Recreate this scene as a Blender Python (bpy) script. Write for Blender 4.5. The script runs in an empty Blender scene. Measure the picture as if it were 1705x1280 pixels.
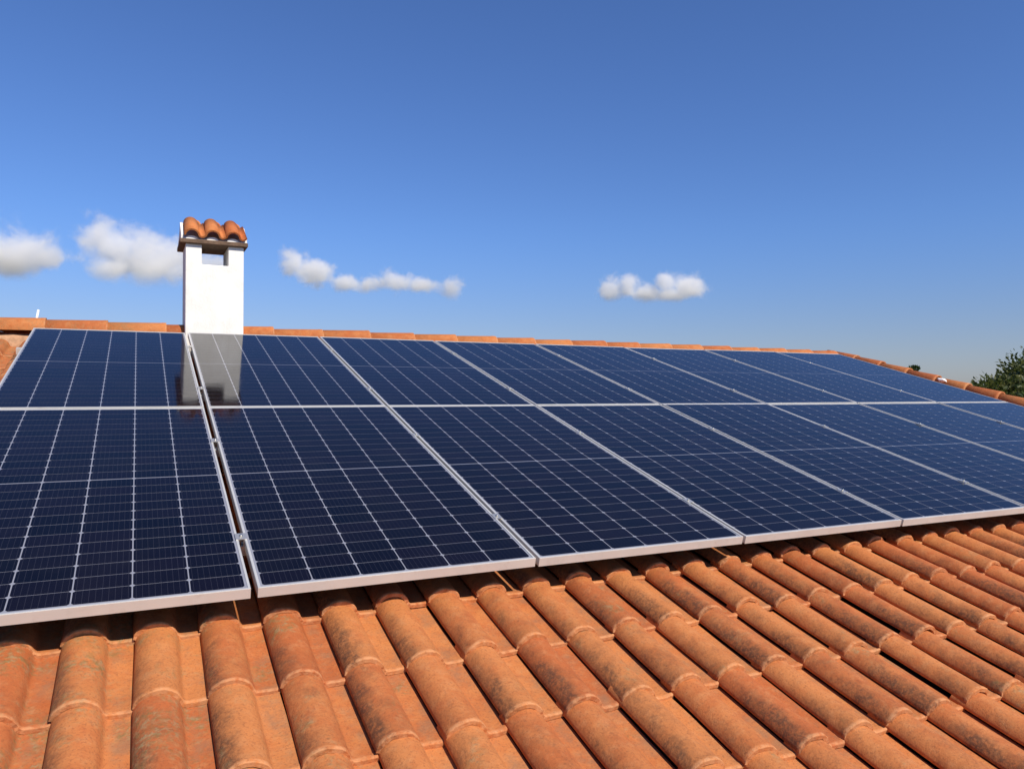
import bpy, bmesh, math, random
from mathutils import Matrix, Vector, noise as mnoise

random.seed(7)
S = bpy.context.scene
COL = S.collection
R = math.radians

# ------------------------------------------------------------------ frame of the roof
# (u, v, n): along the ridge, up the slope, out of the slope; the panel glass is n = 0
PITCH = 0.274715
H = 5.20
M = Matrix.Translation((0, 0, H)) @ Matrix.Rotation(PITCH, 4, 'X')


def W(u, v, n):
    return M @ Vector((u, v, n))


# ------------------------------------------------------------------ camera
cam_d = bpy.data.cameras.new('camera')
cam_d.sensor_width = 36.0
cam_d.lens = 1278.95 / 1705 * 36.0
cam_d.clip_start = 0.05
cam_d.clip_end = 60000
cam = bpy.data.objects.new('camera', cam_d)
COL.objects.link(cam)
M3 = M.to_3x3()
RIGHT = M3 @ Vector((0.89875349, -0.42201341, 0.11894053))
DOWN = M3 @ Vector((0.00606546, -0.25927948, -0.96578329))
FWD = M3 @ Vector((0.43841234, 0.86872253, -0.23046863))
CAM = W(-0.35460831, -4.48531346, 1.33325766)
cm = Matrix((RIGHT, -DOWN, -FWD)).transposed().to_4x4()
cm.translation = CAM
cam.matrix_world = cm
S.camera = cam


def at(px, py, dist):
    """A point of the place, seen at that spot of the photograph, so many metres away."""
    d = RIGHT * ((px - 852.5) / 1278.95) + DOWN * ((py - 640) / 1278.95) + FWD
    return CAM + d.normalized() * dist


# ------------------------------------------------------------------ sky and sun
TO_SUN = (M3 @ Vector((0.24, -0.56, 1.0))).normalized()
world = bpy.data.worlds.new('World')
S.world = world
world.use_nodes = True
wt = world.node_tree
wt.nodes.clear()
sky = wt.nodes.new('ShaderNodeTexSky')
sky.sky_type = 'NISHITA'
sky.sun_disc = False
sky.sun_elevation = math.asin(TO_SUN.z)
sky.sun_rotation = math.atan2(TO_SUN.x, TO_SUN.y)
sky.air_density = 1.0
sky.dust_density = 0.4
sky.ozone_density = 2.0
bg = wt.nodes.new('ShaderNodeBackground')
bg.inputs['Strength'].default_value = 0.10
wo = wt.nodes.new('ShaderNodeOutputWorld')
tint = wt.nodes.new('ShaderNodeMix')
tint.data_type = 'RGBA'
tint.blend_type = 'MULTIPLY'
tint.inputs[0].default_value = 1.0
# clear deep-blue air above, a paler haze layer low down all round the horizon
wtc = wt.nodes.new('ShaderNodeTexCoord')
wsp = wt.nodes.new('ShaderNodeSeparateXYZ')
wmr = wt.nodes.new('ShaderNodeMapRange')
wmr.interpolation_type = 'SMOOTHSTEP'
wmr.inputs['From Min'].default_value = 0.03
wmr.inputs['From Max'].default_value = 0.22
hz = wt.nodes.new('ShaderNodeMix')
hz.data_type = 'RGBA'
hz.inputs[6].default_value = (0.56, 0.60, 0.83, 1.0)
hz.inputs[7].default_value = (0.53, 0.735, 1.14, 1.0)
wt.links.new(wtc.outputs['Generated'], wsp.inputs[0])
wt.links.new(wsp.outputs['Z'], wmr.inputs['Value'])
wt.links.new(wmr.outputs[0], hz.inputs[0])
wt.links.new(hz.outputs[2], tint.inputs[7])
wt.links.new(sky.outputs['Color'], tint.inputs[6])
wt.links.new(tint.outputs[2], bg.inputs['Color'])
wt.links.new(bg.outputs['Background'], wo.inputs['Surface'])

sun_d = bpy.data.lights.new('sun', 'SUN')
sun_d.energy = 4.8
sun_d.angle = R(0.53)
sun_d.color = (1.0, 0.92, 0.80)
sun = bpy.data.objects.new('sun', sun_d)
COL.objects.link(sun)
sun.rotation_euler = TO_SUN.to_track_quat('Z', 'Y').to_euler()
sun.location = (0, -10, 30)

S.view_settings.view_transform = 'Standard'
S.view_settings.look = 'None'
S.view_settings.exposure = 0.22
S.view_settings.gamma = 1
S.view_settings.use_curve_mapping = False
S.render.engine = 'CYCLES'
S.cycles.volume_bounces = 8
S.cycles.max_bounces = 10
S.cycles.volume_step_rate = 0.6


# ------------------------------------------------------------------ helpers
def tag(o, label=None, cat=None, group=None, kind=None):
    if label: o['label'] = label
    if cat: o['category'] = cat
    if group: o['group'] = group
    if kind: o['kind'] = kind
    return o


def link(name, data, parent=None, mat=None):
    o = bpy.data.objects.new(name, data)
    COL.objects.link(o)
    if parent is not None:
        o.parent = parent
    if mat is not None:
        o.matrix_basis = mat
    return o


class MB:
    """Collects faces for one mesh."""
    def __init__(self):
        self.v, self.f, self.uv, self.rn, self.sm = [], [], [], [], []

    def face(self, idx, uv=None, rn=0.0, smooth=False):
        self.f.append(idx)
        self.uv.append(uv if uv else [(0, 0)] * len(idx))
        self.rn.append(rn)
        self.sm.append(smooth)

    def box(self, x0, x1, y0, y1, z0, z1, T=None):
        b = len(self.v)
        for z in (z0, z1):
            for x, y in ((x0, y0), (x1, y0), (x1, y1), (x0, y1)):
                p = Vector((x, y, z))
                self.v.append(T @ p if T else p)
        for q in ((3, 2, 1, 0), (4, 5, 6, 7), (0, 1, 5, 4), (1, 2, 6, 5), (2, 3, 7, 6), (3, 0, 4, 7)):
            self.face([b + i for i in q])

    def tube(self, pts, rads, n=8, cap=True, smooth=True):
        b = len(self.v)
        for k, p in enumerate(pts):
            p = Vector(p)
            a = Vector(pts[max(k - 1, 0)])
            c = Vector(pts[min(k + 1, len(pts) - 1)])
            t = (c - a).normalized()
            s = t.cross(Vector((0.3, 0.2, 1)) if abs(t.z) < .9 else Vector((1, 0.1, 0))).normalized()
            w = t.cross(s)
            for i in range(n):
                an = 2 * math.pi * i / n
                self.v.append(p + (s * math.cos(an) + w * math.sin(an)) * rads[k])
        for k in range(len(pts) - 1):
            for i in range(n):
                j = (i + 1) % n
                self.face([b + k * n + i, b + k * n + j, b + (k + 1) * n + j, b + (k + 1) * n + i], smooth=smooth)
        if cap:
            self.face([b + i for i in range(n)][::-1])
            e = b + (len(pts) - 1) * n
            self.face([e + i for i in range(n)])

    def mesh(self, name, mat=None, recalc=True):
        me = bpy.data.meshes.new(name)
        me.from_pydata([tuple(p) for p in self.v], [], self.f)
        uvl = me.uv_layers.new(name='st')
        k = 0
        for uv in self.uv:
            for q in uv:
                uvl.data[k].uv = q
                k += 1
        at_ = me.attributes.new('rnd', 'FLOAT', 'FACE')
        at_.data.foreach_set('value', self.rn)
        me.polygons.foreach_set('use_smooth', self.sm)
        if recalc:
            bm = bmesh.new()
            bm.from_mesh(me)
            bmesh.ops.recalc_face_normals(bm, faces=bm.faces)
            bm.to_mesh(me)
            bm.free()
        me.update()
        if mat:
            me.materials.append(mat)
        return me


class NT:
    """Short-hand for node materials."""
    def __init__(self, name):
        self.m = bpy.data.materials.new(name)
        self.m.use_nodes = True
        self.t = self.m.node_tree
        self.b = self.t.nodes['Principled BSDF']

    def n(self, typ, **kw):
        o = self.t.nodes.new(typ)
        for k, v in kw.items():
            setattr(o, k, v)
        return o

    def put(self, sock, v):
        if hasattr(v, 'is_output'):
            self.t.links.new(v, sock)
        else:
            sock.default_value = v

    def math(self, op, a, b=0.0, c=0.0, clamp=False):
        o = self.n('ShaderNodeMath', operation=op, use_clamp=clamp)
        self.put(o.inputs[0], a); self.put(o.inputs[1], b); self.put(o.inputs[2], c)
        return o.outputs[0]

    def ramp(self, v, lo, hi, a=0.0, b=1.0):
        o = self.n('ShaderNodeMapRange', interpolation_type='SMOOTHSTEP')
        self.put(o.inputs['Value'], v)
        for k, q in (('From Min', lo), ('From Max', hi), ('To Min', a), ('To Max', b)):
            self.put(o.inputs[k], q)
        return o.outputs[0]

    def noise(self, vec, scale, detail=4.0, rough=0.55, dist=0.0):
        o = self.n('ShaderNodeTexNoise')
        self.put(o.inputs['Vector'], vec)
        o.inputs['Scale'].default_value = scale
        o.inputs['Detail'].default_value = detail
        o.inputs['Roughness'].default_value = rough
        o.inputs['Distortion'].default_value = dist
        return o.outputs[0]

    def mix(self, f, a, b, mode='MIX'):
        o = self.n('ShaderNodeMix', data_type='RGBA', blend_type=mode)
        self.put(o.inputs[0], f)
        self.put(o.inputs[6], a); self.put(o.inputs[7], b)
        return o.outputs[2]

    def bump(self, h, strength=0.3, dist=0.01):
        o = self.n('ShaderNodeBump')
        o.inputs['Strength'].default_value = strength
        o.inputs['Distance'].default_value = dist
        self.put(o.inputs['Height'], h)
        self.t.links.new(o.outputs[0], self.b.inputs['Normal'])

    def vec(self, op, a, b=(0, 0, 0), scale=None):
        o = self.n('ShaderNodeVectorMath', operation=op)
        self.put(o.inputs[0], a); self.put(o.inputs[1], b)
        if scale is not None:
            self.put(o.inputs['Scale'], scale)
        return o.outputs[0]


def rgb(r, g, b):
    return (r, g, b, 1.0)


# ------------------------------------------------------------------ materials
def mat_terracotta(name, stain=1.0, lichen=1.0, pale=0.0):
    t = NT(name)
    uv = t.n('ShaderNodeUVMap', uv_map='st').outputs[0]
    sep = t.n('ShaderNodeSeparateXYZ')
    t.put(sep.inputs[0], uv)
    s, v = sep.outputs[0], sep.outputs[1]
    att = t.n('ShaderNodeAttribute', attribute_name='rnd').outputs['Fac']
    rnd = t.math('FRACT', t.math('ADD', t.n('ShaderNodeObjectInfo').outputs['Random'], att))
    rnd2 = t.math('FRACT', t.math('MULTIPLY', rnd, 17.31))
    rnd3 = t.math('FRACT', t.math('MULTIPLY', rnd, 53.77))
    pos = t.n('ShaderNodeNewGeometry').outputs['Position']
    big = t.noise(pos, 1.3, 2)
    mid = t.noise(pos, 14, 5, 0.6)
    fine = t.noise(pos, 130, 3, 0.7)
    # base clay: orange to redder, tile by tile and in soft patches
    f1 = t.ramp(t.math('ADD', t.math('MULTIPLY', rnd, 0.55), t.math('MULTIPLY', mid, 0.9)), 0.42, 1.0)
    base = t.mix(f1, rgb(0.53 + pale, 0.190 + pale, 0.058 + pale), rgb(0.43 + pale, 0.116 + pale, 0.034 + pale))
    # dusty bloom
    dust = t.math('MULTIPLY', t.ramp(t.noise(pos, 26, 6, 0.65), 0.45, 0.75), 0.42)
    base = t.mix(dust, base, rgb(0.55, 0.255, 0.105))
    spk = t.math('MULTIPLY', t.ramp(fine, 0.50, 0.68), 0.46)
    base = t.mix(spk, base, rgb(0.22, 0.070, 0.028))
    pit = t.math('MULTIPLY', t.ramp(t.noise(t.vec('ADD', pos, (4.4, 2.2, 9.1)), 48, 5, 0.75), 0.60, 0.72), 0.55)
    base = t.mix(pit, base, rgb(0.19, 0.072, 0.032))
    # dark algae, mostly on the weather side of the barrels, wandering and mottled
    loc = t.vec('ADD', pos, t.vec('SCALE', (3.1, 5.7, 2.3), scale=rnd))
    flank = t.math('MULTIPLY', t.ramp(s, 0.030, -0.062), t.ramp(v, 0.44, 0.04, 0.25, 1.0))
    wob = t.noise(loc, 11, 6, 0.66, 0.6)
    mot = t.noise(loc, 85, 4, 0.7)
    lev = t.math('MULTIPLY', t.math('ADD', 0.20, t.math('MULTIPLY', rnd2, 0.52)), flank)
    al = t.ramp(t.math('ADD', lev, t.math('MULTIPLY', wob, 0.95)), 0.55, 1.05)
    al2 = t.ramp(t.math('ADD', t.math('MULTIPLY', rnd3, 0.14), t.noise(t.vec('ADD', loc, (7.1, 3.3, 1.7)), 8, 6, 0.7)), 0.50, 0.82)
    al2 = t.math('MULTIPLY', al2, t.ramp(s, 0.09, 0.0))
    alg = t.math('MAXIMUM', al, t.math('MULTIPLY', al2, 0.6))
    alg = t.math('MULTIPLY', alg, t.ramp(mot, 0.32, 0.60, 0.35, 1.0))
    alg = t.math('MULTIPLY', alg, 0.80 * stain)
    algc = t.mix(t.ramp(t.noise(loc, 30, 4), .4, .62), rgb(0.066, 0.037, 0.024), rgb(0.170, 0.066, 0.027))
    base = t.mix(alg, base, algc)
    # brown-grey film in the pans
    pan = t.math('MULTIPLY', t.ramp(s, 0.062, 0.10), t.ramp(t.noise(t.vec('ADD', loc, (1.1, 8.3, 2.7)), 10, 6, 0.72), 0.42, 0.70))
    base = t.mix(t.math('MULTIPLY', pan, 0.55 * stain), base, rgb(0.235, 0.140, 0.080))
    # pale and yellow lichen crusts, mostly on the left of the slope
    sp = t.n('ShaderNodeSeparateXYZ')
    t.put(sp.inputs[0], pos)
    left = t.ramp(sp.outputs[0], 0.5, -0.65, 0.0, 0.20)
    ln = t.noise(t.vec('ADD', loc, (3.7, 1.9, 5.1)), 6.0, 4, 0.6)
    lp = t.ramp(t.math('ADD', t.math('ADD', ln, left), t.math('MULTIPLY', rnd3, 0.10)), 0.63, 0.82)
    lf = t.ramp(t.noise(pos, 52, 7, 0.70), 0.40, 0.66)
    li = t.math('MULTIPLY', t.math('MULTIPLY', lp, lf), 0.75 * lichen)
    lc = t.mix(t.ramp(t.noise(pos, 45, 3), 0.40, 0.62), rgb(0.175, 0.140, 0.050), rgb(0.29, 0.24, 0.125))
    base = t.mix(li, base, lc)
    # the rim and the sharp edges are rubbed paler
    rim = t.math('MULTIPLY', t.ramp(v, 0.016, 0.006), t.ramp(t.noise(pos, 42, 4, .7), 0.34, 0.62, 0.0, 0.62))
    base = t.mix(rim, base, rgb(0.57, 0.28, 0.130))
    t.put(t.b.inputs['Base Color'], base)
    t.put(t.b.inputs['Roughness'], t.ramp(mid, 0.3, 0.7, 0.72, 0.92))
    t.b.inputs['Specular IOR Level'].default_value = 0.25
    h = t.math('ADD', t.math('MULTIPLY', t.noise(pos, 85, 7, 0.75), 1.0), t.math('MULTIPLY', t.noise(pos, 9, 3), 1.6))
    t.bump(t.math('ADD', h, t.math('MULTIPLY', li, 0.7)), 0.4, 0.008)
    return t.m


def mat_cell():
    t = NT('silicon_cell_under_glass')
    tc = t.n('ShaderNodeUVMap', uv_map='st').outputs[0]
    sep = t.n('ShaderNodeSeparateXYZ')
    t.put(sep.inputs[0], tc)
    # nine thin silver ribbons per cell
    fr = t.math('FRACT', t.math('MULTIPLY', sep.outputs[0], 9.0))
    d = t.math('ABSOLUTE', t.math('SUBTRACT', fr, 0.5))
    rib = t.math('LESS_THAN', d, 0.028)
    # printed fingers across the cell
    fg = t.math('FRACT', t.math('MULTIPLY', sep.outputs[1], 26.0))
    fin = t.math('MULTIPLY', t.math('LESS_THAN', fg, 0.12), 0.03)
    pos = t.n('ShaderNodeNewGeometry').outputs['Position']
    att = t.n('ShaderNodeAttribute', attribute_name='rnd').outputs['Fac']
    rnd = t.math('FRACT', t.math('ADD', t.n('ShaderNodeObjectInfo').outputs['Random'], att))
    base = t.mix(rnd, rgb(0.0010, 0.0010, 0.0034), rgb(0.0036, 0.0022, 0.0058))
    base = t.mix(t.math('MAXIMUM', t.math('MULTIPLY', rib, 0.09), fin), base, rgb(0.26, 0.26, 0.33))
    dirt = t.ramp(t.noise(pos, 3.2, 6, 0.65), 0.45, 0.8, 0.0, 0.010)
    base = t.mix(dirt, base, rgb(0.35, 0.31, 0.27))
    t.put(t.b.inputs['Base Color'], base)
    t.b.inputs['Roughness'].default_value = 0.5
    t.b.inputs['Specular IOR Level'].default_value = 0.0
    t.b.inputs['Coat Weight'].default_value = 1.0
    t.b.inputs['Coat IOR'].default_value = 1.33
    t.put(t.b.inputs['Coat Roughness'], t.ramp(t.noise(pos, 5, 4, 0.6), 0.3, 0.7, 0.055, 0.10))
    bp = t.n('ShaderNodeBump')
    bp.inputs['Strength'].default_value = 0.05
    bp.inputs['Distance'].default_value = 0.004
    t.put(bp.inputs['Height'], t.noise(pos, 14, 3, 0.5))
    t.t.links.new(bp.outputs[0], t.b.inputs['Coat Normal'])
    return t.m


def mat_backsheet():
    t = NT('white_backsheet_under_glass')
    pos = t.n('ShaderNodeNewGeometry').outputs['Position']
    t.put(t.b.inputs['Base Color'], t.mix(t.noise(pos, 6, 3), rgb(0.21, 0.215, 0.25), rgb(0.27, 0.275, 0.31)))
    t.b.inputs['Roughness'].default_value = 0.5
    t.b.inputs['Specular IOR Level'].default_value = 0.1
    t.b.inputs['Coat Weight'].default_value = 1.0
    t.b.inputs['Coat IOR'].default_value = 1.33
    t.b.inputs['Coat Roughness'].default_value = 0.05
    return t.m


def mat_alu(name, c=0.66, rough=0.40, metal=0.4):
    t = NT(name)
    pos = t.n('ShaderNodeNewGeometry').outputs['Position']
    n1 = t.noise(pos, 7, 6, 0.65)
    base = t.mix(n1, rgb(c * 0.94, c * 0.92, c * 0.87), rgb(c * 1.07, c * 1.04, c * 0.97))
    dirt = t.ramp(t.noise(pos, 23, 6, 0.7), 0.52, 0.78, 0.0, 0.30)
    base = t.mix(dirt, base, rgb(0.42, 0.34, 0.27))
    t.put(t.b.inputs['Base Color'], base)
    t.b.inputs['Metallic'].default_value = metal
    t.put(t.b.inputs['Roughness'], t.ramp(n1, .3, .7, rough - .06, rough + .08))
    return t.m


def mat_plain(name, c, rough=0.8, var=0.12, scale=12, bump=0.0, bs=60):
    t = NT(name)
    pos = t.n('ShaderNodeNewGeometry').outputs['Position']
    n1 = t.noise(pos, scale, 6, 0.65)
    a = rgb(*[q * (1 - var) for q in c]); b = rgb(*[min(q * (1 + var), 1) for q in c])
    t.put(t.b.inputs['Base Color'], t.mix(t.ramp(n1, .3, .7), a, b))
    t.b.inputs['Roughness'].default_value = rough
    t.b.inputs['Specular IOR Level'].default_value = 0.3
    if bump:
        t.bump(t.noise(pos, bs, 5, 0.7), bump, 0.006)
    return t.m


def mat_stucco():
    t = NT('white_stucco')
    pos = t.n('ShaderNodeNewGeometry').outputs['Position']
    base = t.mix(t.ramp(t.noise(pos, 5, 5, .6), .3, .7), rgb(0.72, 0.70, 0.65), rgb(0.82, 0.81, 0.77))
    # rain streaks running down from the cap
    mp = t.n('ShaderNodeMapping')
    t.put(mp.inputs[0], pos)
    mp.inputs['Scale'].default_value = (16, 16, 0.9)
    st = t.ramp(t.noise(mp.outputs[0], 1.0, 5, 0.65), 0.48, 0.75, 0.0, 0.45)
    base = t.mix(st, base, rgb(0.62, 0.58, 0.50))
    t.put(t.b.inputs['Base Color'], base)
    t.b.inputs['Roughness'].default_value = 0.9
    t.b.inputs['Specular IOR Level'].default_value = 0.2
    t.bump(t.noise(pos, 55, 6, 0.7), 0.4, 0.006)
    return t.m


def mat_leaf(name, a, b):
    t = NT(name)
    att = t.n('ShaderNodeAttribute', attribute_name='rnd').outputs['Fac']
    t.put(t.b.inputs['Base Color'], t.mix(att, rgb(*a), rgb(*b)))
    t.b.inputs['Roughness'].default_value = 0.5
    t.b.inputs['Specular IOR Level'].default_value = 0.35
    tr = t.n('ShaderNodeBsdfTranslucent')
    t.put(tr.inputs['Color'], t.mix(att, rgb(a[0] * 1.3, a[1] * 1.4, a[2]), rgb(b[0] * 1.3, b[1] * 1.4, b[2])))
    mx = t.n('ShaderNodeMixShader')
    mx.inputs[0].default_value = 0.3
    t.t.links.new(t.b.outputs[0], mx.inputs[1])
    t.t.links.new(tr.outputs[0], mx.inputs[2])
    t.t.links.new(mx.outputs[0], t.t.nodes['Material Output'].inputs['Surface'])
    return t.m


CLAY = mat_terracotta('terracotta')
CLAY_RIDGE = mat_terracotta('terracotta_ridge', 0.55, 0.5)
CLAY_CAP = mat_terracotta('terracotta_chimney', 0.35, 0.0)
CELL = mat_cell()
BACK = mat_backsheet()
ALU = mat_alu('anodised_aluminium')
ALU2 = mat_alu('clamp_aluminium', 0.6, 0.36, 0.7)
STEEL = mat_alu('bolt_steel', 0.5, 0.3, 0.9)
STUCCO = mat_stucco()
WALLP = mat_plain('wall_plaster', (0.72, 0.68, 0.58), 0.9, 0.06, 3, 0.3)
MORTAR = mat_plain('mortar', (0.42, 0.24, 0.135), 0.95, 0.2, 30, 0.6, 90)
SLABM = mat_plain('brown_slab', (0.135, 0.085, 0.055), 0.85, 0.3, 25, 0.5)
DECK_AND_SHADE = mat_plain('roof_felt_and_panel_shade', (0.05, 0.04, 0.035), 0.95, 0.2)
GROUND = mat_plain('dry_grass_ground', (0.13, 0.12, 0.055), 0.95, 0.35, 0.4)
PATHM = mat_plain('paving', (0.33, 0.30, 0.26), 0.9, 0.12, 3)
BARK = mat_plain('bark', (0.11, 0.075, 0.05), 0.9, 0.3, 14, 0.7, 30)
WHITE = mat_plain('white_paint', (0.78, 0.78, 0.76), 0.6, 0.04)
LEAF1 = mat_leaf('leaf_olive', (0.035, 0.060, 0.014), (0.115, 0.115, 0.030))
LEAF2 = mat_leaf('leaf_dark', (0.020, 0.042, 0.012), (0.055, 0.085, 0.024))

# ------------------------------------------------------------------ ground
g = MB()
GR = 9000
ng = 24
for j in range(ng + 1):
    for i in range(ng + 1):
        fx = (i / ng * 2 - 1); fy = (j / ng * 2 - 1)
        g.v.append(Vector((fx * abs(fx) * GR, fy * abs(fy) * GR, 0)))
for j in range(ng):
    for i in range(ng):
        a = j * (ng + 1) + i
        g.face([a, a + 1, a + ng + 2, a + ng + 1])
tag(link('ground', g.mesh('ground', GROUND)), kind='structure')
g = MB()
g.box(-8.2, 10.4, -8.4, 8.6, -0.08, 0.05)
tag(link('paved_terrace', g.mesh('paved_terrace', PATHM)), kind='structure')

# ------------------------------------------------------------------ house
V_EAVE, V_RIDGE = -5.45, 2.36
U_LEFT = -7.1
CREST = -0.120                       # top of the barrels below the glass plane
PANN = CREST - 0.057


def verge_u(v):                      # the right edge of the slope runs slightly askew
    return 7.80 - (v - 1.2) * 0.12


house = link('house', None, mat=Matrix.Translation((0.6, 0.2, 0.05)))
tag(house, 'house with a terracotta tiled roof carrying two rows of solar panels', 'house')
HL = Matrix.Translation((-0.6, -0.2, -0.05))

rid_w = W(0, V_RIDGE, PANN)
eav_w = W(0, V_EAVE, PANN)
yr, zr = rid_w.y, rid_w.z
BACK_Y = 2 * yr - eav_w.y            # back eave mirrors the front one


def roof_plane_z(y):
    return zr - abs(y - yr) * math.tan(PITCH)


# roof slab under the tiles, in slope coordinates
rd = MB()
T = 0.16
v1 = V_RIDGE
ur_e, ur_r = verge_u(V_EAVE) - 0.05, verge_u(V_RIDGE) - 0.05
pts = []
Minv = M.inverted()
for dz in (-0.05, -0.05 - T):
    for (x, y) in ((U_LEFT, eav_w.y), (ur_e, eav_w.y), (ur_r, yr), (U_LEFT, yr), (ur_e, BACK_Y), (U_LEFT, BACK_Y)):
        pts.append(Minv @ Vector((x, y, roof_plane_z(y) + dz)))
rd.v = pts
for q in ([0, 1, 2, 3], [3, 2, 4, 5], [9, 8, 7, 6], [11, 10, 8, 9], [0, 6, 7, 1], [5, 4, 10, 11], [1, 7, 8, 2], [2, 8, 10, 4], [3, 9, 6, 0], [5, 11, 9, 3]):
    rd.face(q)
roof = link('roof', rd.mesh('roof', DECK_AND_SHADE), house, HL @ M)

# walls
wl = MB()
x0, x1 = U_LEFT + 0.45, verge_u(V_EAVE) - 0.75
ya, yb = eav_w.y + 0.5, BACK_Y - 0.5


def gable(x, th):
    b = len(wl.v)
    prof = [(ya, 0), (yb, 0), (yb, roof_plane_z(yb) - 0.24), (yr, zr - 0.24), (ya, roof_plane_z(ya) - 0.24)]
    for xx in (x, x + th):
        for y, z in prof:
            wl.v.append(Vector((xx, y, z)))
    wl.face([b + 4, b + 3, b + 2, b + 1, b])
    wl.face([b + 5, b + 6, b + 7, b + 8, b + 9])
    for i in range(5):
        j = (i + 1) % 5
        wl.face([b + i, b + j, b + 5 + j, b + 5 + i])


gable(x0, 0.3)
gable(x1 - 0.3, 0.3)
wl.box(x0 + 0.3, x1 - 0.3, ya, ya + 0.3, 0, roof_plane_z(ya) - 0.24)
wl.box(x0 + 0.3, x1 - 0.3, yb - 0.3, yb, 0, roof_plane_z(yb) - 0.24)
link('wall', wl.mesh('wall', WALLP), house, Matrix.Translation((-0.6, -0.2, 0)))

# ------------------------------------------------------------------ roof tiles
PU, PV = 0.2, 0.36
TL, TH = 0.425, 0.0135
TILT = 0.0145 / PV


def tile_profile():
    top = []
    a, b = 0.066, 0.056
    for ang in (170, 159, 145, 128, 111, 92, 74, 56, 39, 24, 12):
        t_ = R(ang)
        top.append((a * math.cos(t_), b * math.sin(t_) - b))
    top += [(0.0680, -0.0505), (0.0725, -0.0560), (0.079, -0.0578), (0.110, -0.0585), (0.131, -0.0578), (0.141, -0.0555)]
    return top


PROF = tile_profile()


def offset_profile(pr, d):
    out = []
    for i, (s, n_) in enumerate(pr):
        a = pr[max(i - 1, 0)]; c = pr[min(i + 1, len(pr) - 1)]
        tx, ty = c[0] - a[0], c[1] - a[1]
        L = math.hypot(tx, ty)
        out.append((s + ty / L * d, n_ - tx / L * d))
    return out


UNDER = offset_profile(PROF, TH)


def add_tile(mb, T=None, rn=0.0, taper=0.02, sag=0.0, seed=0, back=True):
    """One S-shaped clay tile: lower rim at v = 0, crest at n = 0."""
    b = len(mb.v)
    m = len(PROF)
    rows = (0.0, 0.004, 0.017, 0.026, 0.20, TL)
    rg = random.Random(seed)
    chip = [rg.uniform(-0.0022, 0.0022) for _ in range(m)]
    for layer in (PROF, UNDER):
        for k, vv in enumerate(rows):
            sc = 1 - taper * vv / TL
            for i, (s, n_) in enumerate(layer):
                dn = -vv * TILT + sag * math.sin(vv / TL * math.pi)
                dv = chip[i] if k < 3 else 0
                if layer is PROF:
                    dn += (-0.0008, 0.0022, 0.0022, 0.0, 0.0, 0.0)[k]
                p = Vector((s * sc, vv + dv, n_ + dn))
                mb.v.append(T @ p if T else p)
    nr = len(rows)

    def ix(l, k, i):
        return b + l * nr * m + k * m + i

    def uvs(k, i):
        return (PROF[i][0], rows[k])
    for k in range(nr - 1):
        for i in range(m - 1):
            mb.face([ix(0, k, i), ix(0, k, i + 1), ix(0, k + 1, i + 1), ix(0, k + 1, i)],
                    [uvs(k, i), uvs(k, i + 1), uvs(k + 1, i + 1), uvs(k + 1, i)], rn, True)
    for i in range(m - 1):                       # rim
        mb.face([ix(1, 0, i), ix(1, 0, i + 1), ix(0, 0, i + 1), ix(0, 0, i)],
                [uvs(0, i), uvs(0, i + 1), uvs(0, i + 1), uvs(0, i)], rn, False)
    if back:
        for i in range(m - 1):
            mb.face([ix(1, nr - 1, i), ix(1, nr - 1, i + 1), ix(1, 0, i + 1), ix(1, 0, i)],
                    [uvs(nr - 1, i), uvs(nr - 1, i + 1), uvs(0, i + 1), uvs(0, i)], rn, True)
        for i in (0, m - 1):
            for k in range(nr - 1):
                q = [ix(0, k, i), ix(0, k + 1, i), ix(1, k + 1, i), ix(1, k, i)]
                u4 = [uvs(k, i), uvs(k + 1, i), uvs(k + 1, i), uvs(k, i)]
                if i:
                    q.reverse(); u4.reverse()
                mb.face(q, u4, rn, False)


tile_meshes = []
for k in range(6):
    mb = MB()
    add_tile(mb, None, 0.0, 0.015 + 0.012 * random.random(), random.uniform(-0.002, 0.002), seed=k)
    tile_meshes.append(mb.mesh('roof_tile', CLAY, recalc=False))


def tile_xform(u, v):
    du = random.gauss(0, 0.0018); dv = random.gauss(0, 0.0065); dn = random.gauss(0, 0.0017)
    return (Matrix.Translation((u + du, v + dv, CREST + dn)) @
            Matrix.Rotation(random.gauss(0, 0.0075), 4, 'Z') @ Matrix.Rotation(random.gauss(0, 0.010), 4, 'Y'))


U0, V0 = 0.102, -2.045


def size_in_view(u, v):
    p = W(u + .03, v + .18, CREST - .03) - CAM
    z = p.dot(FWD)
    if z < 0.3:
        return 0
    x, y = p.dot(RIGHT) / z * 1279 + 852, p.dot(DOWN) / z * 1279 + 640
    if -140 < x < 1830 and 500 < y < 1440:
        return 1 / z
    return 0


PAN_L, PAN_R = -1.075, 7.375
sites = []
for c in range(-36, 44):
    u = U0 + c * PU
    for r_ in range(-13, 14):
        v = V0 + r_ * PV
        if v + 0.2 > V_RIDGE or v < V_EAVE - 0.1 or u - 0.08 < U_LEFT or u + 0.10 > verge_u(v + .2):
            continue
        hidden = (PAN_L + .15 < u < PAN_R - 0.15) and (-1.75 < v < 1.5)
        s_ = 0 if hidden else size_in_view(u, v)
        sites.append((s_, u, v))
sites.sort(key=lambda q: -q[0])
n_single = 0
field = MB()
for s_, u, v in sites:
    X = tile_xform(u, v)
    if s_ > 0 and n_single < 300:
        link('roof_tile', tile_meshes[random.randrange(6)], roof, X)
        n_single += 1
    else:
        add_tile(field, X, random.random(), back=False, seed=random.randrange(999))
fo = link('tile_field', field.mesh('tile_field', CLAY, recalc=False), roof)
fo['kind'] = 'stuff'
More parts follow.
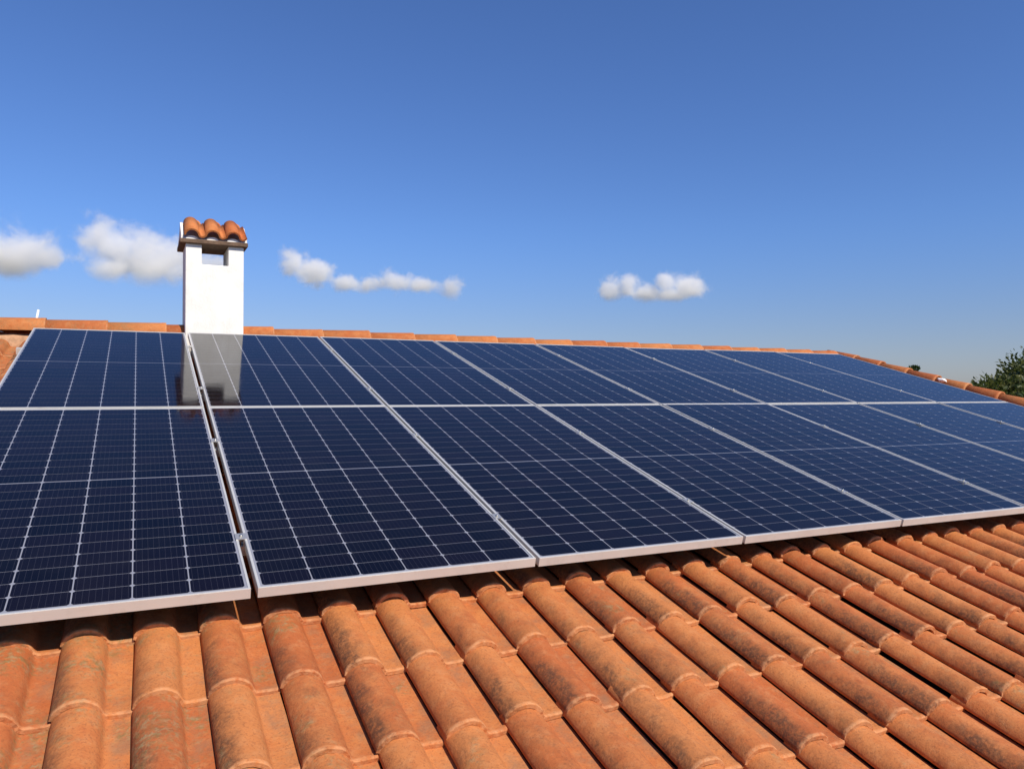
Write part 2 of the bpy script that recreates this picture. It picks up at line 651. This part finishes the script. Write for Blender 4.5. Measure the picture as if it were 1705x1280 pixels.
# the far slope
bf = MB()
MBK = Minv @ Matrix.Translation((0, 2 * yr, 0)) @ Matrix.Diagonal((1, -1, 1, 1)) @ M
for c in range(-36, 44):
    u = U0 + c * PU
    for r_ in range(-9, 14):
        v = V0 + r_ * PV
        if v + 0.2 > V_RIDGE or v < V_EAVE - 0.1 or u - 0.08 < U_LEFT or u + 0.10 > verge_u(v + .2):
            continue
        add_tile(bf, MBK @ tile_xform(u, v), random.random(), back=False, seed=random.randrange(999))
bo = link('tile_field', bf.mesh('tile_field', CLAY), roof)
bo['kind'] = 'stuff'


# ridge and verge caps: half-barrels laid end over end
def cap_mesh(L, r0, r1, th=0.014, arc=200, rise=1.0):
    mb = MB()
    n = 14
    rows = ((0.0, r0 * 1.012), (0.030, r0 * 1.012), (0.037, r0), (L, r1))
    for inner in (0, 1):
        for y, r in rows:
            for i in range(n + 1):
                a = R(90 + arc / 2 - arc * i / n)
                q = r - inner * th
                mb.v.append(Vector((q * math.cos(a), y, q * math.sin(a) * rise)))
    m = n + 1
    nr = len(rows)
    for k in range(nr - 1):
        for i in range(n):
            s0, s1 = (i / n - .5) * .1 + .02, ((i + 1) / n - .5) * .1 + .02
            y0, y1 = rows[k][0], rows[k + 1][0]
            mb.face([k * m + i, k * m + i + 1, (k + 1) * m + i + 1, (k + 1) * m + i], [(s0, y0), (s1, y0), (s1, y1), (s0, y1)], 0, True)
            b = nr * m
            mb.face([b + (k + 1) * m + i, b + (k + 1) * m + i + 1, b + k * m + i + 1, b + k * m + i], None, 0, True)
    b = nr * m
    for i in range(n):
        mb.face([b + i, b + i + 1, i + 1, i])
        e = (nr - 1) * m
        mb.face([e + i, e + i + 1, b + e + i + 1, b + e + i])
    return mb


ridge_me = cap_mesh(0.50, 0.110, 0.102, arc=176).mesh('ridge_tile', CLAY_RIDGE)
verge_me = cap_mesh(0.42, 0.098, 0.086, arc=186).mesh('verge_tile', CLAY_RIDGE)


def along(a, b, k_len, me, name, lift=0.010):
    """Caps from a to b (slope coordinates), each starting over the tail of the one before."""
    a, b = Vector(a), Vector(b)
    d = (b - a)
    n = int(d.length / k_len)
    d.normalize()
    # n axis of the caps: world-up for the ridge, slope normal for the verge
    out = []
    for i in range(n + 1):
        p = a + d * (i * k_len)
        y = d
        up = UPV
        x = y.cross(up).normalized()
        z = x.cross(y).normalized()
        Mx = Matrix((x, y, z)).transposed().to_4x4()
        Mx = Matrix.Translation(p + z * random.gauss(0, .0025)) @ Mx @ Matrix.Rotation(random.gauss(0, .009), 4, 'Z') @ Matrix.Rotation(-lift / k_len, 4, 'X')
        out.append(link(name, me, roof, Mx))
    return out


UPW = M3.transposed() @ Vector((0, 0, 1))
UPV = UPW
RA, RB = (U_LEFT + 0.03, 2.46, -0.082), (7.60, 2.37, -0.122)
along((RB[0], RB[1], RB[2]), RA, 0.43, ridge_me, 'ridge_tile', 0.006)
UPV = Vector((0, 0, 1))
along((verge_u(V_EAVE), V_EAVE, -0.098), (verge_u(2.30), 2.30, -0.098), 0.345, verge_me, 'verge_tile', 0.011)
along((U_LEFT + 0.05, V_EAVE, -0.11), (U_LEFT + 0.05, 2.30, -0.11), 0.345, verge_me, 'verge_tile', 0.011)
# mortar bedding below ridge and verge caps, lumpy
mo = MB()


def bed(a, b, w, hgt, n):
    a, b = Vector(a), Vector(b)
    k0 = len(mo.v)
    for i in range(n + 1):
        p = a.lerp(b, i / n)
        d = (b - a).normalized()
        x = d.cross(Vector((0, 0, 1))).normalized()
        for q in (-1, -0.8, 0.8, 1):
            jw = w * (1 + random.uniform(-.10, .10))
            top = hgt if abs(q) < 1 else -0.11
            mo.v.append(p + x * q * jw + Vector((0, 0, top + random.uniform(-.008, .008))))
    for i in range(n):
        for q in range(3):
            c0 = k0 + i * 4 + q
            mo.face([c0, c0 + 1, c0 + 5, c0 + 4], smooth=True)


bed((U_LEFT, 2.43, -0.14), (7.62, 2.36, -0.165), 0.105, 0.035, 150)
bed((verge_u(V_EAVE), V_EAVE, -0.15), (verge_u(2.3), 2.3, -0.15), 0.092, 0.030, 90)
link('mortar_bedding', mo.mesh('mortar_bedding', MORTAR), roof)
# pale lump of mortar left on the verge
lump = bmesh.new()
bmesh.ops.create_icosphere(lump, subdivisions=3, radius=0.036)
for q in lump.verts:
    q.co *= 1 + 0.35 * mnoise.noise(q.co * 38)
    q.co.y *= 1.5
    q.co.z *= 0.65
lm = bpy.data.meshes.new('mortar_patch')
lump.to_mesh(lm)
lump.free()
lm.materials.append(WHITE)
for p in lm.polygons:
    p.use_smooth = True
link('mortar_patch', lm, roof, Matrix.Translation((verge_u(0.98) - 0.055, 0.98, -0.035)))

# ------------------------------------------------------------------ chimney
CX0, CX1, CY0, CY1 = -0.004, 0.452, 2.17, 2.60
zb = H - 0.4
ZO0, ZO1 = H + 1.152, H + 1.318       # opening sill and top of shaft
OX0, OX1 = 0.120, 0.328
ch = MB()
for y in (CY0, CY1):
    for x, z in ((CX0, zb), (CX1, zb), (CX1, ZO1), (OX1, ZO1), (OX1, ZO0), (OX0, ZO0), (OX0, ZO1), (CX0, ZO1)):
        ch.v.append(Vector((x, y, z)))
ch.face([0, 1, 4, 5]); ch.face([0, 5, 6, 7]); ch.face([1, 2, 3, 4])
ch.face([13, 12, 9, 8]); ch.face([15, 14, 13, 8]); ch.face([12, 11, 10, 9])
for i in range(8):
    j = (i + 1) % 8
    ch.face([j, i, 8 + i, 8 + j])
cme = ch.mesh('chimney', STUCCO)
CB = Vector(((CX0 + CX1) / 2, (CY0 + CY1) / 2, zb))
for q in cme.vertices:
    q.co -= CB
chim = link('chimney', cme, house, HL @ Matrix.Translation(CB))
cbv = chim.modifiers.new('bevel', 'BEVEL')
cbv.width = 0.007
cbv.segments = 3
tag(chim, 'white stuccoed chimney with a square smoke opening under a little tiled roof')
CI = Matrix.Translation(-CB)
# slab of the cap
ZS = ZO1
sl = MB()
sl.box(CX0 - 0.045, CX1 + 0.030, CY0 - 0.035, CY1 + 0.035, ZS, ZS + 0.034)
so = link('cap_slab', sl.mesh('cap_slab', SLABM), chim, CI)
bv = so.modifiers.new('bevel', 'BEVEL')
bv.width = 0.005
bv.segments = 2
# mortar wedge carrying the cap tiles: a low gable with raised cheeks at both ends
ym = (CY0 + CY1) / 2
CP = R(31)
wz = ZS + 0.034
hw = (ym - CY0 + 0.012)
for nm, xa, xb, lift, fr in (('cap_mortar', CX0 - 0.012, CX1 + 0.004, 0.0, 0.0), ('cap_cheek', CX0 - 0.034, CX0 - 0.014, 0.034, -0.016), ('cap_cheek', CX1 + 0.006, CX1 + 0.027, 0.030, -0.016)):
    wd = MB()
    for x in (xa, xb):
        for y, z in ((CY0 - fr, wz), (CY1 + fr, wz), (CY1 + fr, wz + 0.006 + lift), (ym, wz + 0.006 + lift + hw * math.tan(CP)), (CY0 - fr, wz + 0.006 + lift)):
            wd.v.append(Vector((x, y, z)))
    wd.face([0, 1, 2, 3, 4]); wd.face([9, 8, 7, 6, 5])
    for i in range(5):
        j = (i + 1) % 5
        wd.face([i, j, 5 + j, 5 + i])
    link(nm, wd.mesh(nm, STUCCO), chim, CI)


# cap tiles: three barrels on each slope with a pan curve between
def cap_tile_mesh():
    mb = MB()
    pr = []
    a, b = 0.060, 0.062
    for ang in range(176, 5, -15):
        pr.append((a * math.cos(R(ang)), b * math.sin(R(ang))))
    pr += [(0.064, 0.004), (0.074, -0.002), (0.084, 0.000), (0.094, 0.006), (0.102, 0.016)]
    un = offset_profile(pr, 0.013)
    m = len(pr)
    L = 0.292
    for lay in (pr, un):
        for y in (0, L):
            k = 1 - 0.05 * y / L
            for s, z in lay:
                mb.v.append(Vector((s * k, y, z * k)))
    for i in range(m - 1):
        mb.face([i, i + 1, m + i + 1, m + i], [(pr[i][0], .1), (pr[i + 1][0], .1), (pr[i + 1][0], .3), (pr[i][0], .3)], 0, True)
        mb.face([2 * m + i + 1, 2 * m + i, 3 * m + i, 3 * m + i + 1], [(0, .1)] * 4, 0, True)
        mb.face([2 * m + i, 2 * m + i + 1, i + 1, i], [(0, .1)] * 4, 0, False)
        mb.face([m + i, m + i + 1, 3 * m + i + 1, 3 * m + i], [(0, .1)] * 4, 0, False)
    return mb.mesh('cap_tile', CLAY_CAP)


ctm = cap_tile_mesh()
for side in (0, 1):
    for i in range(3):
        x = CX0 + 0.046 + i * 0.160
        if side == 0:
            Mx = Matrix.Translation((x, CY0 - 0.050, wz + 0.022)) @ Matrix.Rotation(CP, 4, 'X') @ Matrix.Rotation(random.gauss(0, .015), 4, 'Y')
        else:
            Mx = Matrix.Translation((x + 0.03, CY1 + 0.050, wz + 0.022)) @ Matrix.Rotation(math.pi, 4, 'Z') @ Matrix.Rotation(CP, 4, 'X')
        link('cap_tile', ctm, chim, CI @ Mx)
# half-moon mortar plugs under the barrels, set back inside them
pl = MB()
nn = 12
for y in (0.0, 0.12):
    for i in range(nn + 1):
        a = math.pi * i / nn
        pl.v.append(Vector((0.046 * math.cos(a), y, 0.026 * math.sin(a))))
    pl.v.append(Vector((0, y, -0.002)))
k = nn + 2
for i in range(nn):
    pl.face([i, i + 1, k - 1][::-1]); pl.face([k + i, k + i + 1, 2 * k - 1])
    pl.face([i, i + 1, k + i + 1, k + i])
plm = pl.mesh('mortar_plug', STUCCO)
for i in range(3):
    x = CX0 + 0.046 + i * 0.160
    link('mortar_plug', plm, chim, CI @ Matrix.Translation((x, CY0 - 0.022, wz + 0.002)))

# ------------------------------------------------------------------ solar panels
PW, PLN, FH = 1.037, 2.094, 0.036
FL = 0.0085                       # top flange of the frame
NCX, NCY = 6, 24
MX, MY = 0.0165, 0.0200
GX, GY, GM = 0.0042, 0.0021, 0.0075
CW = (PW - 2 * MX - GX * (NCX - 1)) / NCX
CHH = (PLN - 2 * MY - GM - GY * (NCY - 2)) / NCY
CHAM = 0.0072


def frame_mesh():
    mb = MB()
    fl, lip = FL, 0.0016
    bars = [(0, PW, 0, fl), (0, PW, PLN - fl, PLN), (0, fl, fl, PLN - fl), (PW - fl, PW, fl, PLN - fl)]
    for x0, x1, y0, y1 in bars:
        mb.box(x0, x1, y0, y1, -FH, 0.0)
    me = mb.mesh('frame', ALU)
    bm = bmesh.new()
    bm.from_mesh(me)
    # soft edges on the outside corners
    ed = [e for e in bm.edges if all(abs(v.co.z) < 1e-6 for v in e.verts) and e.calc_length() > 0.5]
    bmesh.ops.bevel(bm, geom=ed, offset=0.0010, segments=2, affect='EDGES')
    bm.to_mesh(me)
    bm.free()
    return me


def cell_poly(mb, x0, y0, z, rn=0.0):
    x1, y1, c = x0 + CW, y0 + CHH, CHAM
    b = len(mb.v)
    q = [(x0 + c, y0), (x1 - c, y0), (x1, y0 + c), (x1, y1 - c), (x1 - c, y1), (x0 + c, y1), (x0, y1 - c), (x0, y0 + c)]
    for x, y in q:
        mb.v.append(Vector((x, y, z)))
    mb.face([b + i for i in range(8)], [((x - x0) / CW, (y - y0) / CHH) for x, y in q], rn)
    # thin edge
    for x, y in q:
        mb.v.append(Vector((x, y, z - 0.0003)))
    for i in range(8):
        j = (i + 1) % 8
        mb.face([b + j, b + i, b + 8 + i, b + 8 + j], None, rn)


def cell_origin(i, j):
    x = MX + i * (CW + GX)
    y = MY + j * (CHH + GY) + (GM - GY if j >= NCY // 2 else 0)
    return x, y


frame_me = frame_mesh()
bmx = MB()
bmx.box(FL, PW - FL, FL, PLN - FL, -0.008, -0.0030)
back_me = bmx.mesh('backsheet', BACK)
back_me.materials.append(DECK_AND_SHADE)  # underside coloured black to cut bounce light and deepen the shade below
for q in back_me.polygons:
    if q.normal.z < -0.5:
        q.material_index = 1
cmb = MB()
cell_poly(cmb, 0, 0, 0.0)
cell_me = cmb.mesh('solar_cell', CELL, recalc=False)
smb = MB()
for j in range(NCY // 2):
    cell_poly(smb, 0, j * (CHH + GY), 0.0, random.random())
string_me = smb.mesh('cell_string', CELL, recalc=False)
ORD = ['first', 'second', 'third', 'fourth', 'fifth', 'sixth', 'seventh', 'last']
PITCH_U = 1.054


def panel_u(k):                      # left edge of panel k (k = -1 is left of the wide gap)
    return -0.006 - 0.0085 - PW if k < 0 else k * PITCH_U + 0.0085


extra = {
    ('l', -1): 'large foreground solar panel at the lower left, cut by the left frame edge',
    ('l', 0): 'foreground solar panel in the lower row, second from left, beside the widest black gap',
    ('u', -1): 'leftmost solar panel of the upper row, left of the white chimney',
    ('u', 0): 'upper row solar panel mirroring the white chimney, directly below it',
}
for row, v0 in (('l', -PLN - 0.006), ('u', 0.006)):
    for k in range(-1, 7):
        nm = 'lower' if row == 'l' else 'upper'
        o_ = ORD[k + 1]
        lab = extra.get((row, k)) or f'{o_} solar panel from the left in the {nm} row along the ' + ('bare foreground tiles' if row == 'l' else 'ridge')
        if k == 6:
            lab = f'rightmost solar panel of the {nm} row, next to the capped right roof edge'
        X = M @ Matrix.Translation((panel_u(k), v0, 0)) @ Matrix.Rotation(random.gauss(0, 0.0011), 4, 'X') @ Matrix.Rotation(random.gauss(0, 0.0013), 4, 'Y')
        p = link('solar_panel', None, mat=X)
        p.empty_display_size = 0.2
        tag(p, lab, 'solar panel', 'solar panels in two rows on the roof')
        link('frame', frame_me, p)
        link('backsheet', back_me, p)
        if row == 'l':
            for i in range(NCX):
                for j in range(NCY):
                    x, y = cell_origin(i, j)
                    link('solar_cell', cell_me, p, Matrix.Translation((x, y, -0.0026)))
        else:
            for i in range(NCX):
                for hlf in (0, 1):
                    x, y = cell_origin(i, hlf * NCY // 2)
                    link('cell_string', string_me, p, Matrix.Translation((x, y, -0.0026)))

# ------------------------------------------------------------------ rails, clamps
rail_mb = MB()
RU0, RU1 = -1.10, 7.40
rail_mb.box(RU0, RU1, -0.020, -0.006, -0.040, 0)
rail_mb.box(RU0, RU1, 0.006, 0.020, -0.040, 0)
rail_mb.box(RU0, RU1, -0.006, 0.006, -0.040, -0.012)
rail_me = rail_mb.mesh('mounting_rail', ALU)


def clamp_mesh(w):
    mb = MB()
    h = w / 2
    mb.box(-h - 0.009, h + 0.009, -0.025, 0.025, FH + 0.0012, FH + 0.0042)        # top plate over both frames
    mb.box(-h + 0.001, -h + 0.0035, -0.025, 0.025, 0.006, FH + 0.0012)
    mb.box(h - 0.0035, h - 0.001, -0.025, 0.025, 0.006, FH + 0.0012)
    return mb.mesh('clamp', ALU2)


def bolt_mesh():
    mb = MB()
    mb.tube([(0, 0, FH + 0.0042), (0, 0, FH + 0.0105)], [0.0062, 0.0058], 10)
    mb.tube([(0, 0, 0), (0, 0, FH + 0.001)], [0.003, 0.003], 6)
    return mb.mesh('bolt', STEEL)


def hook_mesh():
    mb = MB()
    mb.box(-0.02, 0.02, -0.03, 0.03, -0.046, -0.041)
    mb.box(-0.018, 0.018, -0.003, 0.003, -0.105, -0.046)
    mb.box(-0.018, 0.018, -0.003, 0.07, -0.112, -0.105)
    return mb.mesh('roof_hook', STEEL)


cl_n, cl_w, bolt_me, hook_me = clamp_mesh(0.017), clamp_mesh(0.023), bolt_mesh(), hook_mesh()
rl = ['lowest aluminium mounting rail with clamps across the bottom row of panels',
      'aluminium mounting rail with clamps across the upper part of the bottom row',
      'aluminium mounting rail with clamps across the lower part of the ridge row',
      'highest aluminium mounting rail with clamps just below the ridge']
for q, v in enumerate((-1.69, -0.60, 0.40, 1.57)):
    ro = link('mounting_rail', rail_me, mat=M @ Matrix.Translation((0, v, -FH - 0.0025)))
    tag(ro, rl[q], 'rail', 'rails under the solar panels')
    for k in range(0, 7):
        uc = k * PITCH_U if k else -0.003
        c = link('clamp', cl_w if k == 0 else cl_n, ro, Matrix.Translation((uc, random.gauss(0, .015), 0.0015)))
        link('bolt', bolt_me, c)
    for uc in (-0.3, 0.7, 1.9, 3.1, 4.3, 5.5, 6.7):
        link('roof_hook', hook_me, ro, Matrix.Translation((round((uc - .2) / .2) * .2 + U0, 0, 0)))


# ------------------------------------------------------------------ trees
def tree(name, label, base, height, crown_r, crown_c, leafmat, n_leaf, lsize, seed, cat='tree', group=None, sq=1.0, blobs=None):
    rg = random.Random(seed)
    root = link(name, None, mat=Matrix.Translation(base))
    tag(root, label, cat, group)
    tb = MB()
    cz = crown_c
    pts = [(0, 0, -.1), (0.05, 0.02, cz * .35), (-0.04, 0.06, cz * .7), (0.03, 0, cz)]
    r0 = height * 0.022
    tb.tube(pts, [r0 * 1.3, r0, r0 * .8, r0 * .5], 10)
    cl = []
    nb = blobs or 26
    for i in range(nb):
        a = rg.uniform(0, 6.283)
        z = rg.uniform(-0.75, 1.0)
        rr = math.sqrt(max(0, 1 - z * z * 0.85)) * rg.uniform(0.45, 0.95)
        c = Vector((math.cos(a) * rr * crown_r, math.sin(a) * rr * crown_r, cz + z * crown_r * sq))
        cl.append((c, crown_r * rg.uniform(0.20, 0.36)))
        m1 = Vector(pts[2]).lerp(c, .5) + Vector((0, 0, -.12 * crown_r))
        tb.tube([Vector(pts[2]) + Vector((0, 0, rg.uniform(-.1, .1) * cz)), m1, c], [r0 * .4, r0 * .22, r0 * .06], 6, cap=False)
    link('trunk', tb.mesh('trunk', BARK), root)
    lb = MB()
    for i in range(n_leaf):
        c, r = cl[rg.randrange(len(cl))]
        d = Vector((rg.gauss(0, 1), rg.gauss(0, 1), rg.gauss(0, 1))).normalized()
        p = c + d * r * (rg.random() ** 0.4) * rg.uniform(.8, 1.12)
        s = lsize * rg.uniform(.6, 1.35)
        ax = (d + Vector((rg.gauss(0, .6), rg.gauss(0, .6), rg.gauss(0.1, .6)))).normalized()
        sd = ax.cross(Vector((rg.gauss(0, 1), rg.gauss(0, 1), rg.gauss(0, 1)))).normalized()
        nrm = ax.cross(sd)
        b = len(lb.v)
        lb.v += [p, p + ax * s * .5 + sd * s * .24 + nrm * s * .04, p + ax * s, p + ax * s * .5 - sd * s * .24 + nrm * s * .04]
        lb.face([b, b + 1, b + 2, b + 3], None, min(1, max(0, rg.gauss(.45, .25))))
    link('crown', lb.mesh('crown', leafmat, recalc=False), root)
    return root


tc = at(1800, 662, 17.0)
tree('garden_tree', 'dark green leafy tree rising behind the right roof edge', (tc.x, tc.y, 0), 6.3, 1.75, tc.z, LEAF1, 34000, 0.09, 3, sq=0.32, blobs=70)
tc2 = at(1524, 645, 46.0)
tree('garden_tree', 'tip of a small distant tree just showing over the sloping right edge', (tc2.x, tc2.y, 0), 6.0, 0.42, tc2.z, LEAF2, 1800, 0.13, 11, sq=2.4, blobs=12)

# short white stub of a pole beyond the ridge at the far left
pp = at(57, 522, 11.5)
sb = MB()
gy = (pp.y - yr)
zroof = zr - gy * math.tan(PITCH)
sb.tube([(0, 0, 0), (0.0, 0, (pp.z - zroof) * 0.88), (0.045, 0, pp.z - zroof + 0.05)], [0.014, 0.013, 0.014], 10)
tag(link('vent_pipe', sb.mesh('vent_pipe', WHITE), mat=Matrix.Translation((pp.x, pp.y, zroof))),
    'tiny white bent pipe end peeping over the ridge at the far left', 'pipe')


# ------------------------------------------------------------------ clouds
def cloud(label, blobs, dist, dens, seed, nscale=1.0, group='small fair weather clouds'):
    """blobs: (px, py, radius px, vertical squash) in the photograph, at a real distance in metres."""
    k = dist / 1279.0
    pts = []
    for i, (x, y, r, sq) in enumerate(blobs):
        rg = random.Random(seed * 31 + i)
        pts.append((at(x, y, dist + rg.uniform(-.5, .5) * r * k), r * k, sq))
    cen = sum((p for p, r, s in pts), Vector()) / len(pts)
    bm = bmesh.new()
    for p, r, sq in pts:
        mt = Matrix.Translation(p - cen) @ Matrix.Diagonal((1.4 * r, 1.4 * r, 1.4 * r * sq, 1))
        bmesh.ops.create_icosphere(bm, subdivisions=3, radius=1.0, matrix=mt)
    me = bpy.data.meshes.new('cloud')
    bm.to_mesh(me)
    bm.free()
    tmp = bpy.data.objects.new('tmp', me)
    COL.objects.link(tmp)
    rm = tmp.modifiers.new('r', 'REMESH')
    rm.mode = 'VOXEL'
    rm.voxel_size = min(r * s for p, r, s in pts) * 0.22
    dg = bpy.context.evaluated_depsgraph_get()
    me2 = bpy.data.meshes.new_from_object(tmp.evaluated_get(dg))
    bpy.data.objects.remove(tmp)
    me2.name = 'cloud'
    t = NT('cloud_vapour')
    t.t.nodes.remove(t.b)
    tcn = t.n('ShaderNodeTexCoord').outputs['Object']
    rmean = sum(r for p, r, s in pts) / len(pts)
    nz = t.n('ShaderNodeTexNoise')
    t.put(nz.inputs['Vector'], t.vec('ADD', tcn, (seed * 977.0, seed * 311.0, 0)))
    nz.inputs['Scale'].default_value = 1.15 / rmean * nscale
    nz.inputs['Detail'].default_value = 6
    nz.inputs['Roughness'].default_value = 0.66
    nz.inputs['Distortion'].default_value = 0.25
    f = None
    for p, r, sq in pts:
        q = t.vec('SUBTRACT', tcn, tuple(p - cen))
        q = t.vec('MULTIPLY', q, (1 / r, 1 / r, 1 / (r * sq)))
        ln = t.n('ShaderNodeVectorMath', operation='LENGTH')
        t.put(ln.inputs[0], q)
        e = t.math('SUBTRACT', 1.0, ln.outputs['Value'])
        f = e if f is None else t.math('SMOOTH_MAX', f, e, 0.15)
    f = t.math('ADD', f, t.math('MULTIPLY', t.math('SUBTRACT', nz.outputs[0], 0.5), 2.6))
    d = t.math('MULTIPLY', t.math('POWER', t.ramp(f, -0.02, 0.72), 1.4), dens)
    # flat, thinning base
    spz = t.n('ShaderNodeSeparateXYZ')
    t.put(spz.inputs[0], tcn)
    z0 = min(p.z - r * sq * 0.75 for p, r, sq in pts) - cen.z
    z1 = max(p.z + r * sq * 0.75 for p, r, sq in pts) - cen.z
    d = t.math('MULTIPLY', d, t.ramp(spz.outputs[2], z0 - (z1 - z0) * 0.10, z0 + (z1 - z0) * 0.36))
    pv = t.n('ShaderNodeVolumePrincipled')
    pv.inputs['Color'].default_value = (0.995, 0.99, 0.98, 1)
    pv.inputs['Anisotropy'].default_value = 0.1
    t.put(pv.inputs['Density'], d)
    t.t.links.new(pv.outputs[0], t.t.nodes['Material Output'].inputs['Volume'])
    me2.materials.clear()
    me2.materials.append(t.m)
    o = link('cloud', me2, mat=Matrix.Translation(cen))
    tag(o, label, 'cloud', group)
    return o


D = 6000
cloud('soft grey white cloud cut off by the left edge of the sky', [(-22, 416, 60, .75), (35, 412, 50, .66), (78, 428, 30, .7), (5, 436, 56, .45)], D, 0.012, 1)
cloud('largest puffy cloud, left of and behind the chimney', [(163, 388, 30, 1.0), (196, 412, 44, .85), (245, 420, 50, .8), (290, 425, 44, .85), (188, 446, 44, .6), (255, 452, 62, .45), (218, 438, 48, .62), (325, 436, 40, .75), (368, 442, 32, .6)], D, 0.012, 2)
cloud('ragged string of small clouds right of the chimney', [(490, 438, 29, 1.0), (525, 455, 36, .75), (575, 470, 26, .7), (620, 474, 32, .5), (662, 470, 30, .8), (705, 477, 34, .5), (750, 481, 25, .9)], D, 0.017, 3)
cloud('small twin humped cloud alone in the middle of the sky', [(1018, 480, 29, .85), (1046, 476, 23, 1.0), (1080, 490, 36, .5), (1106, 472, 19, 1.0), (1142, 477, 36, .75), (1115, 492, 38, .4)], D, 0.017, 4)
print('single tiles', n_single, 'sites', len(sites))
